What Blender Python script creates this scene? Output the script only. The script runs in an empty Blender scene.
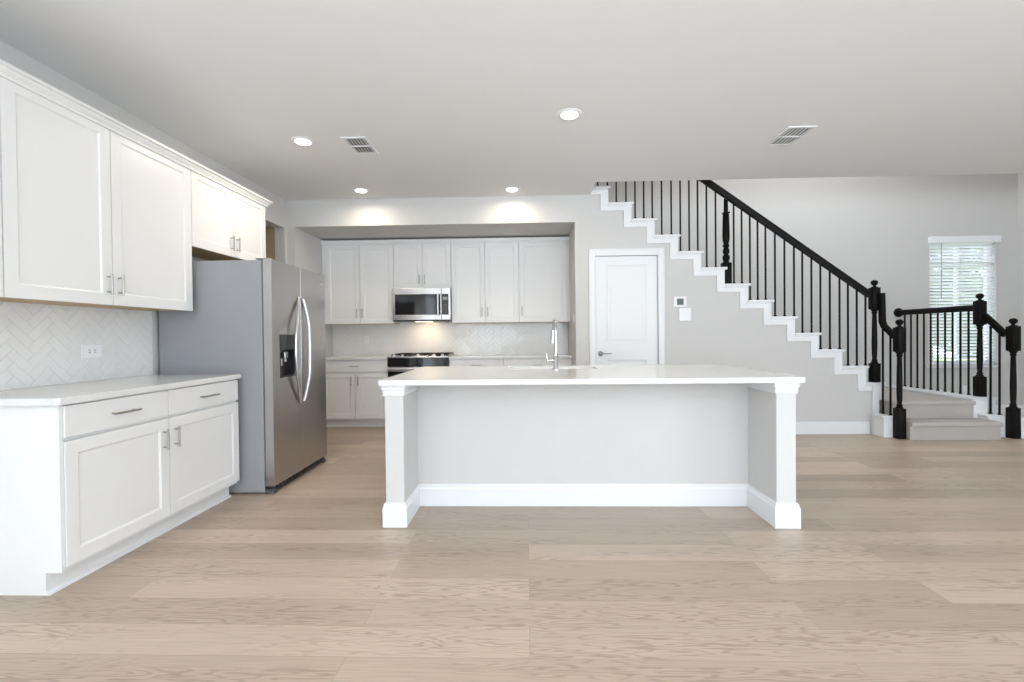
import bpy, bmesh, math, random
from mathutils import Vector, Matrix
random.seed(7)
C = bpy.context.scene.collection
SC = bpy.context.scene

# ------------------------------------------------------------------ camera
cam_d = bpy.data.cameras.new('camera'); cam = bpy.data.objects.new('camera', cam_d); C.objects.link(cam)
YAW, PIT, ROL = .0311, -.011, .0103
Fv = Vector((-math.sin(YAW), math.cos(YAW), 0)); Rv = Vector((math.cos(YAW), math.sin(YAW), 0)); Uv = Vector((0, 0, 1))
F2 = Fv*math.cos(PIT)+Uv*math.sin(PIT); U2 = Uv*math.cos(PIT)-Fv*math.sin(PIT)
R3 = Rv*math.cos(ROL)-U2*math.sin(ROL); U3 = U2*math.cos(ROL)+Rv*math.sin(ROL)
M = Matrix.Identity(4)
for i in range(3):
    M[i][0] = R3[i]; M[i][1] = U3[i]; M[i][2] = -F2[i]
M[0][3], M[1][3], M[2][3] = 0, 0, 1.1766
cam.matrix_world = M
cam_d.sensor_width = 36; cam_d.lens = 473.136/1024*36; cam_d.clip_start = .05
SC.camera = cam
SC.view_settings.view_transform = 'Standard'; SC.view_settings.look = 'None'
SC.view_settings.gamma = 1; SC.view_settings.use_curve_mapping = False
SC.view_settings.exposure = -0.10

# ------------------------------------------------------------------ world, daylight and added fill
W = bpy.data.worlds.new('world'); SC.world = W; W.use_nodes = True
nt = W.node_tree; bg = nt.nodes['Background']
bg.inputs[0].default_value = (.80, .90, 1.0, 1); bg.inputs[1].default_value = 5.5

def area(name, loc, rot, sx, sy, power, col, parent=None, spread=180, shape='RECTANGLE'):
    l = bpy.data.lights.new(name, 'AREA'); l.shape = shape; l.size = sx
    if shape in ('RECTANGLE', 'ELLIPSE'): l.size_y = sy
    l.energy = power; l.color = col; l.spread = math.radians(spread)
    o = bpy.data.objects.new(name, l); C.objects.link(o); o.location = loc; o.rotation_euler = rot
    if parent: o.parent = parent
    return o
DAY = (.82, .905, 1.0)
WARM = (1.0, .88, .70)
YB = -4.2                                   # wall behind the camera
BACKWIN = [(-2.2, -.1), (.4, 2.5), (3.0, 5.1)]
for i, (a, b) in enumerate(BACKWIN):
    # upward fill added to brighten the ceiling, and the weaker direct sky light
    area('ceiling_fill', ((a+b)/2, YB-.16, 1.35), (math.radians(150), 0, 0), b-a, 2.2, (170, 150, 130)[i], DAY, spread=125)
    area('daylight_window', ((a+b)/2, YB-.18, 1.35), (math.radians(95), 0, 0), b-a, 2.2, (11, 12, 12)[i], DAY)
ADDED_RWIN = (-3.2, -.6)                           # unseen window added in the right wall to brighten the cabinet fronts
area('side_daylight_and_fill', (7.02, sum(ADDED_RWIN)/2, 1.35), (math.radians(92), 0, math.radians(90)), 2.6, 2.1, 150, DAY)  # fill light of the added right window
LWIN = (-2.7, -.5)                           # window in the left wall, beside and behind the camera
area('side_daylight_and_fill', (-3.05, sum(LWIN)/2, 1.35), (math.radians(125), 0, math.radians(-90)), 2.2, 2.1, 105, DAY, spread=150)
# unseen lamp added upstairs to fill the stairwell
area('stairwell_fill', (3.6, 6.1, 5.3), (0, 0, 0), 1.6, .5, 75, (.97, .98, 1))

# ------------------------------------------------------------------ helpers
def tag(o, label=None, cat=None, group=None, kind=None):
    if label: o['label'] = label
    if cat: o['category'] = cat
    if group: o['group'] = group
    if kind: o['kind'] = kind
    return o
def empty(name, loc=(0, 0, 0), label=None, cat=None, group=None, rz=0, kind=None):
    o = bpy.data.objects.new(name, None); C.objects.link(o); o.location = loc; o.rotation_euler = (0, 0, rz)
    o.empty_display_size = .1
    return tag(o, label, cat, group, kind)
def obj(name, bm, m, parent=None, loc=None, smooth=False, label=None):
    bmesh.ops.recalc_face_normals(bm, faces=bm.faces)
    me = bpy.data.meshes.new(name); bm.to_mesh(me); bm.free()
    for mm in (m if isinstance(m, (list, tuple)) else [m]): me.materials.append(mm)
    o = bpy.data.objects.new(name, me); C.objects.link(o)
    if smooth:
        for p in me.polygons: p.use_smooth = True
        if smooth != 'all':
            try: me.set_sharp_from_angle(angle=math.radians(40))
            except Exception: pass
    if parent: o.parent = parent
    if loc is not None: o.location = loc
    if label: o['label'] = label
    return o
def BM(): return bmesh.new()
def box(bm, x0, x1, y0, y1, z0, z1, bev=0, seg=1, mi=0):
    if x0 > x1: x0, x1 = x1, x0
    if y0 > y1: y0, y1 = y1, y0
    if z0 > z1: z0, z1 = z1, z0
    r = bmesh.ops.create_cube(bm, size=1)
    for v in r['verts']:
        v.co = Vector(((v.co.x+.5)*(x1-x0)+x0, (v.co.y+.5)*(y1-y0)+y0, (v.co.z+.5)*(z1-z0)+z0))
    fs = set(f for v in r['verts'] for f in v.link_faces)
    for f in fs: f.material_index = mi
    if bev:
        es = set(e for v in r['verts'] for e in v.link_edges)
        bmesh.ops.bevel(bm, geom=list(es), offset=bev, segments=seg, affect='EDGES', profile=.5)
def tube(bm, pts, r, n=10, cap=True, ry=None):
    """round tube along a polyline; r may be a list"""
    pts = [Vector(p) for p in pts]
    rings = []
    prev = None
    for i, p in enumerate(pts):
        if i == 0: t = pts[1]-p
        elif i == len(pts)-1: t = p-pts[i-1]
        else: t = (pts[i+1]-p).normalized()+(p-pts[i-1]).normalized()
        t.normalize()
        if prev is None:
            a = Vector((0, 0, 1)) if abs(t.z) < .9 else Vector((1, 0, 0))
            s = t.cross(a).normalized()
        else:
            s = (prev-t*prev.dot(t)).normalized()
        prev = s; u = s.cross(t)
        rr = r[i] if isinstance(r, (list, tuple)) else r
        r2 = rr if ry is None else ry
        rings.append([bm.verts.new(p+s*math.cos(2*math.pi*k/n)*rr+u*math.sin(2*math.pi*k/n)*r2) for k in range(n)])
    for a, b in zip(rings, rings[1:]):
        for k in range(n): bm.faces.new((a[k], a[(k+1) % n], b[(k+1) % n], b[k]))
    if cap:
        bm.faces.new(rings[0]); bm.faces.new(rings[-1][::-1])
def lathe(bm, prof, cx=0, cy=0, n=20, axis='z', cz=0):
    """prof: list of (radius, height)"""
    rings = []
    for r, h in prof:
        ring = []
        for k in range(n):
            a = 2*math.pi*k/n
            c, s = math.cos(a)*max(r, 1e-4), math.sin(a)*max(r, 1e-4)
            if axis == 'z': co = (cx+c, cy+s, cz+h)
            elif axis == 'y': co = (cx+c, cy+h, cz+s)
            else: co = (cx+h, cy+c, cz+s)
            ring.append(bm.verts.new(co))
        rings.append(ring)
    for a, b in zip(rings, rings[1:]):
        for k in range(n): bm.faces.new((a[k], a[(k+1) % n], b[(k+1) % n], b[k]))
    bm.faces.new(rings[0]); bm.faces.new(rings[-1])
def sweep(bm, path, prof, cap=True):
    """closed profile [(side, up)] swept along 3D path with mitred corners; side = to the right of travel"""
    P = [Vector(p) for p in path]; T = [(b-a).normalized() for a, b in zip(P, P[1:])]
    Z = Vector((0, 0, 1)); S = []; N = []
    for t in T:
        s = t.cross(Z)
        s = s.normalized() if s.length > 1e-3 else (S[-1] if S else Vector((1, 0, 0)))
        S.append(s); N.append(s.cross(t).normalized())
    rings = []
    for i, p in enumerate(P):
        if i == 0: s, n = S[0], N[0]
        elif i == len(P)-1: s, n = S[-1], N[-1]
        else:
            s = (S[i-1]+S[i])/(1+S[i-1].dot(S[i])); n = (N[i-1]+N[i])/(1+N[i-1].dot(N[i]))
        rings.append([bm.verts.new(p+s*a+n*b) for a, b in prof])
    m = len(prof)
    for a, b in zip(rings, rings[1:]):
        for k in range(m): bm.faces.new((a[k], a[(k+1) % m], b[(k+1) % m], b[k]))
    if cap: bm.faces.new(rings[0]); bm.faces.new(rings[-1])
def prism(bm, pts, axis, a, b):
    """extrude polygon. axis 'y': pts are (x,z); 'x': (y,z); 'z': (x,y)"""
    def co(p, t):
        return {'y': (p[0], t, p[1]), 'x': (t, p[0], p[1]), 'z': (p[0], p[1], t)}[axis]
    A = [bm.verts.new(co(p, a)) for p in pts]; B = [bm.verts.new(co(p, b)) for p in pts]
    bm.faces.new(A); bm.faces.new(B[::-1])
    n = len(pts)
    for k in range(n): bm.faces.new((A[k], A[(k+1) % n], B[(k+1) % n], B[k]))

# ------------------------------------------------------------------ materials
def base_mat(name, col, rough=.5, metal=0, spec=.5):
    m = bpy.data.materials.new(name); m.use_nodes = True
    b = m.node_tree.nodes['Principled BSDF']
    b.inputs['Base Color'].default_value = (*col, 1); b.inputs['Roughness'].default_value = rough
    b.inputs['Metallic'].default_value = metal; b.inputs['Specular IOR Level'].default_value = spec
    return m, m.node_tree, b
def mat(name, col, rough=.5, metal=0, spec=.5, var=.02, scale=6, bump=0, bscale=80, stretch=(1, 1, 1)):
    m, t, b = base_mat(name, col, rough, metal, spec)
    tc = t.nodes.new('ShaderNodeTexCoord'); mp = t.nodes.new('ShaderNodeMapping'); mp.inputs['Scale'].default_value = stretch
    t.links.new(tc.outputs['Object'], mp.inputs[0])
    if var:
        n = t.nodes.new('ShaderNodeTexNoise'); n.inputs['Scale'].default_value = scale
        r = t.nodes.new('ShaderNodeMapRange'); r.inputs['To Min'].default_value = 1-var; r.inputs['To Max'].default_value = 1+var
        x = t.nodes.new('ShaderNodeMix'); x.data_type = 'RGBA'; x.blend_type = 'MULTIPLY'; x.inputs[0].default_value = 1
        x.inputs[6].default_value = (*col, 1)
        t.links.new(mp.outputs[0], n.inputs['Vector']); t.links.new(n.outputs['Fac'], r.inputs[0])
        t.links.new(r.outputs[0], x.inputs[7]); t.links.new(x.outputs[2], b.inputs['Base Color'])
    if bump:
        n2 = t.nodes.new('ShaderNodeTexNoise'); n2.inputs['Scale'].default_value = bscale; n2.inputs['Detail'].default_value = 4
        bp = t.nodes.new('ShaderNodeBump'); bp.inputs['Strength'].default_value = bump; bp.inputs['Distance'].default_value = .01
        t.links.new(mp.outputs[0], n2.inputs['Vector']); t.links.new(n2.outputs['Fac'], bp.inputs['Height'])
        t.links.new(bp.outputs[0], b.inputs['Normal'])
    return m
def emit(name, col, s):
    m = bpy.data.materials.new(name); m.use_nodes = True; t = m.node_tree
    for n in list(t.nodes): t.nodes.remove(n)
    e = t.nodes.new('ShaderNodeEmission'); o = t.nodes.new('ShaderNodeOutputMaterial')
    e.inputs[0].default_value = (*col, 1); e.inputs[1].default_value = s; t.links.new(e.outputs[0], o.inputs[0])
    return m
M_WALL = mat('wall_paint', (.615, .608, .592), .7, var=.012, bump=.06, bscale=160)
M_CEIL = mat('ceiling_paint', (.81, .82, .82), .8, var=.012, bump=.1, bscale=120)
M_TAN = mat('hall_paint', (.42, .33, .22), .7)
M_TRIM = mat('trim_paint', (.80, .81, .82), .38, var=.01)
M_CAB = mat('cabinet_paint', (.80, .80, .795), .36, var=.008)
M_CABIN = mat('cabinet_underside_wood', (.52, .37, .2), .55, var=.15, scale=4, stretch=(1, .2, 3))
M_QTZ = mat('white_quartz', (.745, .745, .735), .12, var=.03, scale=14)
M_TILE = mat('glazed_white_tile', (.81, .81, .80), .14, var=.02)
M_GROUT = mat('pale_grout', (.69, .69, .685), .8)
M_STEEL = mat('brushed_steel', (.47, .455, .44), .28, metal=1, var=.05, scale=8, stretch=(1, 1, 40))
M_STEELH = mat('brushed_steel_horizontal', (.50, .485, .47), .26, metal=1, var=.05, scale=8, stretch=(1, 1, 60))
M_HANDLE = mat('satin_nickel', (.40, .39, .38), .3, metal=1)
M_BRIGHT = mat('polished_handle_steel', (.62, .62, .64), .3, metal=.95)
M_CHROME = mat('chrome', (.55, .55, .56), .14, metal=1, var=0)
M_FSIDE = mat('fridge_side_grey', (.31, .314, .325), .38, var=.02, bump=.05, bscale=220)
M_BLACK = mat('black_iron', (.007, .007, .007), .45, spec=.12, var=.1)
M_ESP = mat('espresso_stained_wood', (.007, .006, .0055), .42, spec=.12, var=.35, scale=5, stretch=(4, 4, .6))
M_BGLASS = mat('black_glass', (.01, .01, .012), .06, var=0)
M_BPLAS = mat('black_plastic', (.02, .02, .022), .35)
M_WPLAS = mat('white_plastic', (.85, .85, .86), .35)
M_DGREY = mat('dark_grey_plastic', (.1, .1, .1), .5)
M_CARPET = mat('stair_carpet', (.52, .485, .455), .95, spec=.1, var=.2, scale=220, bump=.6, bscale=350)
M_BLIND = mat('white_blind_slat', (.85, .86, .88), .45)
M_LENS = emit('lamp_lens', (1, .95, .88), 14)

def floor_mat():
    m, t, b = base_mat('oak_plank_floor', (.5, .4, .3), .36)
    N = t.nodes; L = t.links
    tc = N.new('ShaderNodeTexCoord')
    br = N.new('ShaderNodeTexBrick'); br.offset = .37; br.offset_frequency = 2
    br.inputs['Color1'].default_value = (0, 0, 0, 1); br.inputs['Color2'].default_value = (1, 1, 1, 1); br.inputs['Mortar'].default_value = (.5, .5, .5, 1)
    br.inputs['Scale'].default_value = 1; br.inputs['Mortar Size'].default_value = .0012; br.inputs['Mortar Smooth'].default_value = .3
    br.inputs['Bias'].default_value = 0; br.inputs['Brick Width'].default_value = 1.83; br.inputs['Row Height'].default_value = .19
    L.new(tc.outputs['Object'], br.inputs['Vector'])
    # every plank shifts the grain
    sep = N.new('ShaderNodeSeparateXYZ'); L.new(tc.outputs['Object'], sep.inputs[0])
    bw = N.new('ShaderNodeRGBToBW'); L.new(br.outputs['Color'], bw.inputs[0])
    off = N.new('ShaderNodeMath'); off.operation = 'MULTIPLY'; off.inputs[1].default_value = 37.0; L.new(bw.outputs[0], off.inputs[0])
    row = N.new('ShaderNodeMath'); row.operation = 'DIVIDE'; row.inputs[1].default_value = .19; L.new(sep.outputs['Y'], row.inputs[0])
    fl = N.new('ShaderNodeMath'); fl.operation = 'FLOOR'; L.new(row.outputs[0], fl.inputs[0])
    fl2 = N.new('ShaderNodeMath'); fl2.operation = 'MULTIPLY'; fl2.inputs[1].default_value = 3.71; L.new(fl.outputs[0], fl2.inputs[0])
    sm = N.new('ShaderNodeMath'); sm.operation = 'ADD'; L.new(off.outputs[0], sm.inputs[0]); L.new(fl2.outputs[0], sm.inputs[1])
    ax = N.new('ShaderNodeMath'); ax.operation = 'ADD'; L.new(sep.outputs['X'], ax.inputs[0]); L.new(sm.outputs[0], ax.inputs[1])
    cb = N.new('ShaderNodeCombineXYZ'); L.new(ax.outputs[0], cb.inputs[0]); L.new(sep.outputs['Y'], cb.inputs[1]); L.new(sm.outputs[0], cb.inputs[2])
    # cathedral figure: contour bands of a stretched noise
    mp = N.new('ShaderNodeMapping'); mp.inputs['Scale'].default_value = (.9, 9, 1); L.new(cb.outputs[0], mp.inputs[0])
    n1 = N.new('ShaderNodeTexNoise'); n1.inputs['Scale'].default_value = 1.3; n1.inputs['Detail'].default_value = 3; n1.inputs['Roughness'].default_value = .55
    L.new(mp.outputs[0], n1.inputs['Vector'])
    mu = N.new('ShaderNodeMath'); mu.operation = 'MULTIPLY'; mu.inputs[1].default_value = 95; L.new(n1.outputs['Fac'], mu.inputs[0])
    si = N.new('ShaderNodeMath'); si.operation = 'SINE'; L.new(mu.outputs[0], si.inputs[0])
    gr = N.new('ShaderNodeMapRange'); gr.inputs[1].default_value = .1; gr.inputs[2].default_value = 1; L.new(si.outputs[0], gr.inputs[0])
    # only parts of planks show strong figure
    mpb = N.new('ShaderNodeMapping'); mpb.inputs['Scale'].default_value = (.5, 5, 1); mpb.inputs['Location'].default_value = (9, 3, 0); L.new(cb.outputs[0], mpb.inputs[0])
    nb = N.new('ShaderNodeTexNoise'); nb.inputs['Scale'].default_value = 1.6; L.new(mpb.outputs[0], nb.inputs['Vector'])
    rb = N.new('ShaderNodeMapRange'); rb.inputs[1].default_value = .42; rb.inputs[2].default_value = .60; L.new(nb.outputs['Fac'], rb.inputs[0])
    g2 = N.new('ShaderNodeMath'); g2.operation = 'MULTIPLY'; L.new(gr.outputs[0], g2.inputs[0]); L.new(rb.outputs[0], g2.inputs[1])
    # fine fibres
    mp2 = N.new('ShaderNodeMapping'); mp2.inputs['Scale'].default_value = (1.6, 55, 1); L.new(cb.outputs[0], mp2.inputs[0])
    n2 = N.new('ShaderNodeTexNoise'); n2.inputs['Scale'].default_value = 3; n2.inputs['Detail'].default_value = 5; n2.inputs['Roughness'].default_value = .65
    L.new(mp2.outputs[0], n2.inputs['Vector'])
    ramp = N.new('ShaderNodeMix'); ramp.data_type = 'RGBA'
    ramp.inputs[6].default_value = (.450, .352, .270, 1); ramp.inputs[7].default_value = (.565, .452, .355, 1)
    r0 = N.new('ShaderNodeMapRange'); r0.inputs[1].default_value = .2; r0.inputs[2].default_value = .8; L.new(bw.outputs[0], r0.inputs[0])
    L.new(r0.outputs[0], ramp.inputs[0])
    mx = N.new('ShaderNodeMix'); mx.data_type = 'RGBA'; mx.blend_type = 'MULTIPLY'; mx.inputs[0].default_value = 1
    f2 = N.new('ShaderNodeMapRange'); f2.inputs[1].default_value = .3; f2.inputs[2].default_value = .7; f2.inputs[3].default_value = .87; f2.inputs[4].default_value = 1.09
    L.new(n2.outputs['Fac'], f2.inputs[0]); L.new(ramp.outputs[2], mx.inputs[6]); L.new(f2.outputs[0], mx.inputs[7])
    my = N.new('ShaderNodeMix'); my.data_type = 'RGBA'; my.blend_type = 'MIX'
    k = N.new('ShaderNodeMath'); k.operation = 'MULTIPLY'; k.inputs[1].default_value = .52; L.new(g2.outputs[0], k.inputs[0])
    L.new(k.outputs[0], my.inputs[0]); L.new(mx.outputs[2], my.inputs[6]); my.inputs[7].default_value = (.25, .175, .12, 1)
    mz = N.new('ShaderNodeMix'); mz.data_type = 'RGBA'
    kk = N.new('ShaderNodeMath'); kk.operation = 'MULTIPLY'; kk.inputs[1].default_value = .45; L.new(br.outputs['Fac'], kk.inputs[0])
    L.new(kk.outputs[0], mz.inputs[0]); L.new(my.outputs[2], mz.inputs[6]); mz.inputs[7].default_value = (.18, .13, .09, 1)
    L.new(mz.outputs[2], b.inputs['Base Color'])
    bp = N.new('ShaderNodeBump'); bp.inputs['Strength'].default_value = .08; bp.inputs['Distance'].default_value = .01
    L.new(n2.outputs['Fac'], bp.inputs['Height']); L.new(bp.outputs[0], b.inputs['Normal'])
    return m
M_FLOOR = floor_mat()

# ------------------------------------------------------------------ key dimensions
XL, XR = -2.865, 6.83          # side walls
YW = 5.60                      # bulkhead and stair wall plane
YK = 6.67                      # back wall of the kitchen alcove
YF = 6.80                      # far wall behind the stairs
H = 2.826                      # ceiling
HB = 2.507                     # alcove soffit
XK = -2.765                    # left side wall of the alcove
XT = -2.79                     # face of the furred-out tiled wall
XA = .58                       # right cheek of the alcove
YO = 5.15                      # front edge of the stairwell opening
XO = .76                       # left edge of the stairwell opening
H2 = 5.4                       # upstairs ceiling
RISE, RUN = .1935, .2675
X0 = 4.205                     # nosing of the first tread of the upper flight
Z0 = .590                      # its height
NST = 13
def tread_z(j): return Z0+RISE*j
def nose_x(j): return X0-RUN*j

def struct(name, bm, m, parent=None, **k):
    o = obj(name, bm, m, parent, **k)
    if not parent: o['kind'] = 'structure'
    return o

# ------------------------------------------------------------------ room shell
b = BM(); box(b, XL-1.6, XR+.15, YB-.15, YF+.15, -.1, 0); struct('floor', b, M_FLOOR)
b = BM()
box(b, XL-.15, XR+.15, YB-.15, YO, H, H+.27)
box(b, XL-.15, XO, YO, YF+.15, H, H+.27)
struct('ceiling', b, M_CEIL)
b = BM(); box(b, XL-1.6, XL-.12, YW-1.2, YW+.2, HB, HB+.1); struct('ceiling_hall', b, M_CEIL)
b = BM(); box(b, XO-2.3, XR+.15, YO-1.2, YF+.15, H2, H2+.1); struct('ceiling_upstairs', b, M_CEIL)
# left wall with the hall opening beyond the fridge
b = BM()
box(b, XL-.12, XL, LWIN[1], 4.55, 0, H); box(b, XL-.12, XL, YB-.15, LWIN[0], 0, H); box(b, XL-.12, XL, LWIN[0], LWIN[1], 0, .28); box(b, XL-.12, XL, LWIN[0], LWIN[1], 2.42, H)
box(b, XL-.12, XL, 4.55, 5.555, HB-.02, H)
box(b, XL-.12, XL, 5.555, YW, 0, H)
box(b, XL-.12, XK, YW, YK, 0, H)
box(b, XL, XT-.012, LWIN[1]+.2, 4.44, 0, 2.40)
struct('wall_left', b, M_WALL)
b = BM()
box(b, XL-1.5, XL-1.4, 4.3, 5.8, 0, HB); box(b, XL-1.4, XL-.12, 4.43, 4.5, 0, HB); box(b, XL-1.4, XL-.12, 5.56, 5.66, 0, HB)
struct('wall_hall', b, M_TAN)
# alcove: soffit bulkhead, back, cheek
b = BM(); box(b, XK, XA, YW, YK, HB, H); struct('wall_bulkhead', b, M_WALL)
b = BM(); box(b, XL-.12, XA, YK, YK+.12, 0, H); struct('wall_back', b, M_WALL)
# stair wall: polygon under the stepped stringer, door opening in it
DX0, DX1, DZ = .815, 1.540, 2.100
zz = lambda j: tread_z(j)-.05
poly = [(XA, 0), (DX0-.02, 0), (DX0-.02, DZ+.02), (DX1+.02, DZ+.02), (DX1+.02, 0), (4.02, 0), (4.02, zz(0))]
j = 0
while tread_z(j) < H-.01:
    nx = nose_x(j+1)-.03
    poly.append((nx, zz(j)))
    top = min(zz(j+1), H)
    poly.append((nx, top))
    j += 1
    if top >= H: break
if poly[-1][1] < H: poly[-1] = (poly[-1][0], H)
poly.append((XA, H))
b = BM(); prism(b, poly, 'y', YW, YW+.10); struct('wall_stair', b, M_WALL)
b = BM(); box(b, XA, XA+.1, YW+.1, YK+.12, 0, H); struct('wall_alcove_side', b, M_WALL)
# far wall with the window opening
WX0, WX1, WZ0, WZ1 = 5.63, 6.54, .70, 2.43
b = BM()
box(b, XO-2.3, WX0, YF, YF+.15, 0, H2); box(b, WX1, XR+.15, YF, YF+.15, 0, H2)
box(b, WX0, WX1, YF, YF+.15, 0, WZ0); box(b, WX0, WX1, YF, YF+.15, WZ1, H2)
struct('wall_far', b, M_WALL)
b = BM(); box(b, XR, XR+.15, YB-.15, ADDED_RWIN[0], 0, H2); box(b, XR, XR+.15, ADDED_RWIN[1], YF, 0, H2); box(b, XR, XR+.15, ADDED_RWIN[0], ADDED_RWIN[1], 0, .28); box(b, XR, XR+.15, ADDED_RWIN[0], ADDED_RWIN[1], 2.42, H2); struct('wall_right', b, M_WALL)
b = BM(); box(b, XO-2.3, XR, YO-.1, YO, H+.27, H2); box(b, XO-2.4, XO-2.3, YO, YF, H+.27, H2); struct('wall_upstairs', b, M_WALL)
# wall behind the camera with three tall windows
b = BM(); xs = [XL]+[v for p in BACKWIN for v in p]+[XR]
for k in range(0, len(xs), 2): box(b, xs[k], xs[k+1], YB-.15, YB, 0, H)
for a, c in BACKWIN: box(b, a, c, YB-.15, YB, 0, .25); box(b, a, c, YB-.15, YB, 2.45, H)
struct('wall_front', b, M_WALL)
b = BM()
for q in [(LWIN[0], LWIN[0]+.06, .28, 2.42), (LWIN[1]-.06, LWIN[1], .28, 2.42), (LWIN[0], LWIN[1], .28, .34), (LWIN[0], LWIN[1], 2.36, 2.42), (LWIN[0], LWIN[1], 1.33, 1.37)]:
    box(b, XL-.09, XL-.04, *q)
struct('window_5', b, M_TRIM)
b = BM()
for q in [(ADDED_RWIN[0], ADDED_RWIN[0]+.06, .28, 2.42), (ADDED_RWIN[1]-.06, ADDED_RWIN[1], .28, 2.42), (ADDED_RWIN[0], ADDED_RWIN[1], .28, .34), (ADDED_RWIN[0], ADDED_RWIN[1], 2.36, 2.42), (ADDED_RWIN[0], ADDED_RWIN[1], 1.33, 1.37), (sum(ADDED_RWIN)/2-.03, sum(ADDED_RWIN)/2+.03, .28, 2.42)]:
    box(b, XR+.04, XR+.09, *q)
struct('window_6', b, M_TRIM)  # frame of the unseen right window added for its fill light
for i, (a, c) in enumerate(BACKWIN):
    b = BM()
    for (x0, x1, z0, z1) in [(a, a+.06, .25, 2.45), (c-.06, c, .25, 2.45), (a, c, .25, .31), (a, c, 2.39, 2.45), (a, c, 1.32, 1.37), ((a+c)/2-.02, (a+c)/2+.02, .25, 2.45)]:
        box(b, x0, x1, YB-.1, YB-.05, z0, z1)
    struct('window_%d' % (i+2), b, M_TRIM)

# baseboards
BB = [(0, 0), (.016, 0), (.016, .115), (.011, .128), (.011, .136), (.004, .142), (0, .142)]
def baseboard(name, path, prof=BB, flip=False):
    b = BM(); sweep(b, path, [(-s, u) for s, u in prof] if flip else prof); return struct(name, b, M_TRIM)
baseboard('baseboard_stair', [(DX1+.09, YW, 0), (3.955, YW, 0)])
baseboard('baseboard_door', [(XA+.01, YW, 0), (DX0-.09, YW, 0)])
baseboard('baseboard_far', [(5.42, YF, 0), (XR, YF, 0)])
baseboard('baseboard_right', [(XR, YF-.02, 0), (XR, YB, 0)])
baseboard('baseboard_left', [(XT-.012, LWIN[1]+.22, 0), (XT-.012, 2.06, 0)])
baseboard('baseboard_alcove', [(XK, 5.62, 0), (XK, 6.05, 0)])

# ------------------------------------------------------------------ pantry door
CAS = [(0, 0), (.075, 0), (.075, .014), (.062, .019), (.02, .016), (.006, .012), (0, .010)]
b = BM()
def casing_bar(b, x0, x1, z0, z1):
    box(b, x0, x1, YW-.019, YW, z0, z1, .004, 2)
casing_bar(b, DX0-.070, DX0-.003, 0, DZ+.078); casing_bar(b, DX1+.003, DX1+.070, 0, DZ+.078); casing_bar(b, DX0-.003, DX1+.003, DZ+.003, DZ+.078)
box(b, DX0-.012, DX0-.002, YW-.024, YW-.017, 0, DZ+.012, .002); box(b, DX1+.002, DX1+.012, YW-.024, YW-.017, 0, DZ+.012, .002); box(b, DX0-.01, DX1+.01, YW-.024, YW-.017, DZ+.002, DZ+.012, .002)
box(b, DX0-.078, DX0-.064, YW-.025, YW, 0, DZ+.085, .003); box(b, DX1+.064, DX1+.078, YW-.025, YW, 0, DZ+.085, .003); box(b, DX0-.078, DX1+.078, YW-.025, YW, DZ+.070, DZ+.085, .003)
box(b, DX0-.019, DX0-.003, YW+.001, YW+.1, 0, DZ+.02); box(b, DX1+.003, DX1+.019, YW+.001, YW+.1, 0, DZ+.02); box(b, DX0-.003, DX1+.003, YW+.001, YW+.1, DZ+.003, DZ+.019)
struct('trim_1', b, M_TRIM)

def panel_face(b, x0, x1, z0, z1, y, cols, out=-1, depth=.009, slope=.016):
    """flat face at plane y (facing -y) with sunk, sloped panels; cols = list of (px0,px1,pz0,pz1)"""
    xs = sorted(set([x0, x1]+[v for c in cols for v in c[:2]])); zs = sorted(set([z0, z1]+[v for c in cols for v in c[2:]]))
    V = {}
    def v(x, yy, z):
        k = (round(x, 5), round(yy, 5), round(z, 5))
        if k not in V: V[k] = b.verts.new(k)
        return V[k]
    for i in range(len(xs)-1):
        for k in range(len(zs)-1):
            a, c, d, e = xs[i], xs[i+1], zs[k], zs[k+1]
            inside = any(p[0] <= a+1e-6 and c <= p[1]+1e-6 and p[2] <= d+1e-6 and e <= p[3]+1e-6 for p in cols)
            if not inside: b.faces.new((v(a, y, d), v(c, y, d), v(c, y, e), v(a, y, e)))
    for (a, c, d, e) in cols:
        q = [(a, d), (c, d), (c, e), (a, e)]
        s = slope; r = [(a+s, d+s), (c-s, d+s), (c-s, e-s), (a+s, e-s)]
        for n in range(4):
            m2 = (n+1) % 4
            b.faces.new((v(q[n][0], y, q[n][1]), v(q[m2][0], y, q[m2][1]), v(r[m2][0], y+depth, r[m2][1]), v(r[n][0], y+depth, r[n][1])))
        b.faces.new([v(p[0], y+depth, p[1]) for p in r])
def slab_panel(x0, x1, z0, z1, y0, th, cols, depth=.009, slope=.016, inner=None):
    """panelled slab, front at y0 (facing -y), thickness th"""
    b = BM(); panel_face(b, x0, x1, z0, z1, y0, cols, depth=depth, slope=slope)
    if inner:
        pass
    ed = [e for e in b.edges if e.is_boundary]
    r = bmesh.ops.extrude_edge_only(b, edges=ed)
    for v in [g for g in r['geom'] if isinstance(g, bmesh.types.BMVert)]: v.co.y = y0+th
    bmesh.ops.holes_fill(b, edges=[e for e in b.edges if e.is_boundary], sides=0)
    return b
dr = empty('door_1', ((DX0+DX1)/2, YW, 0), kind='structure')
b = slab_panel(DX0+.001, DX1-.001, .012, DZ-.001, YW+.012, .035, [(DX0+.125, DX1-.125, 1.07, DZ-.10), (DX0+.125, DX1-.125, .22, .88)], depth=.010, slope=.022)
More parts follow.
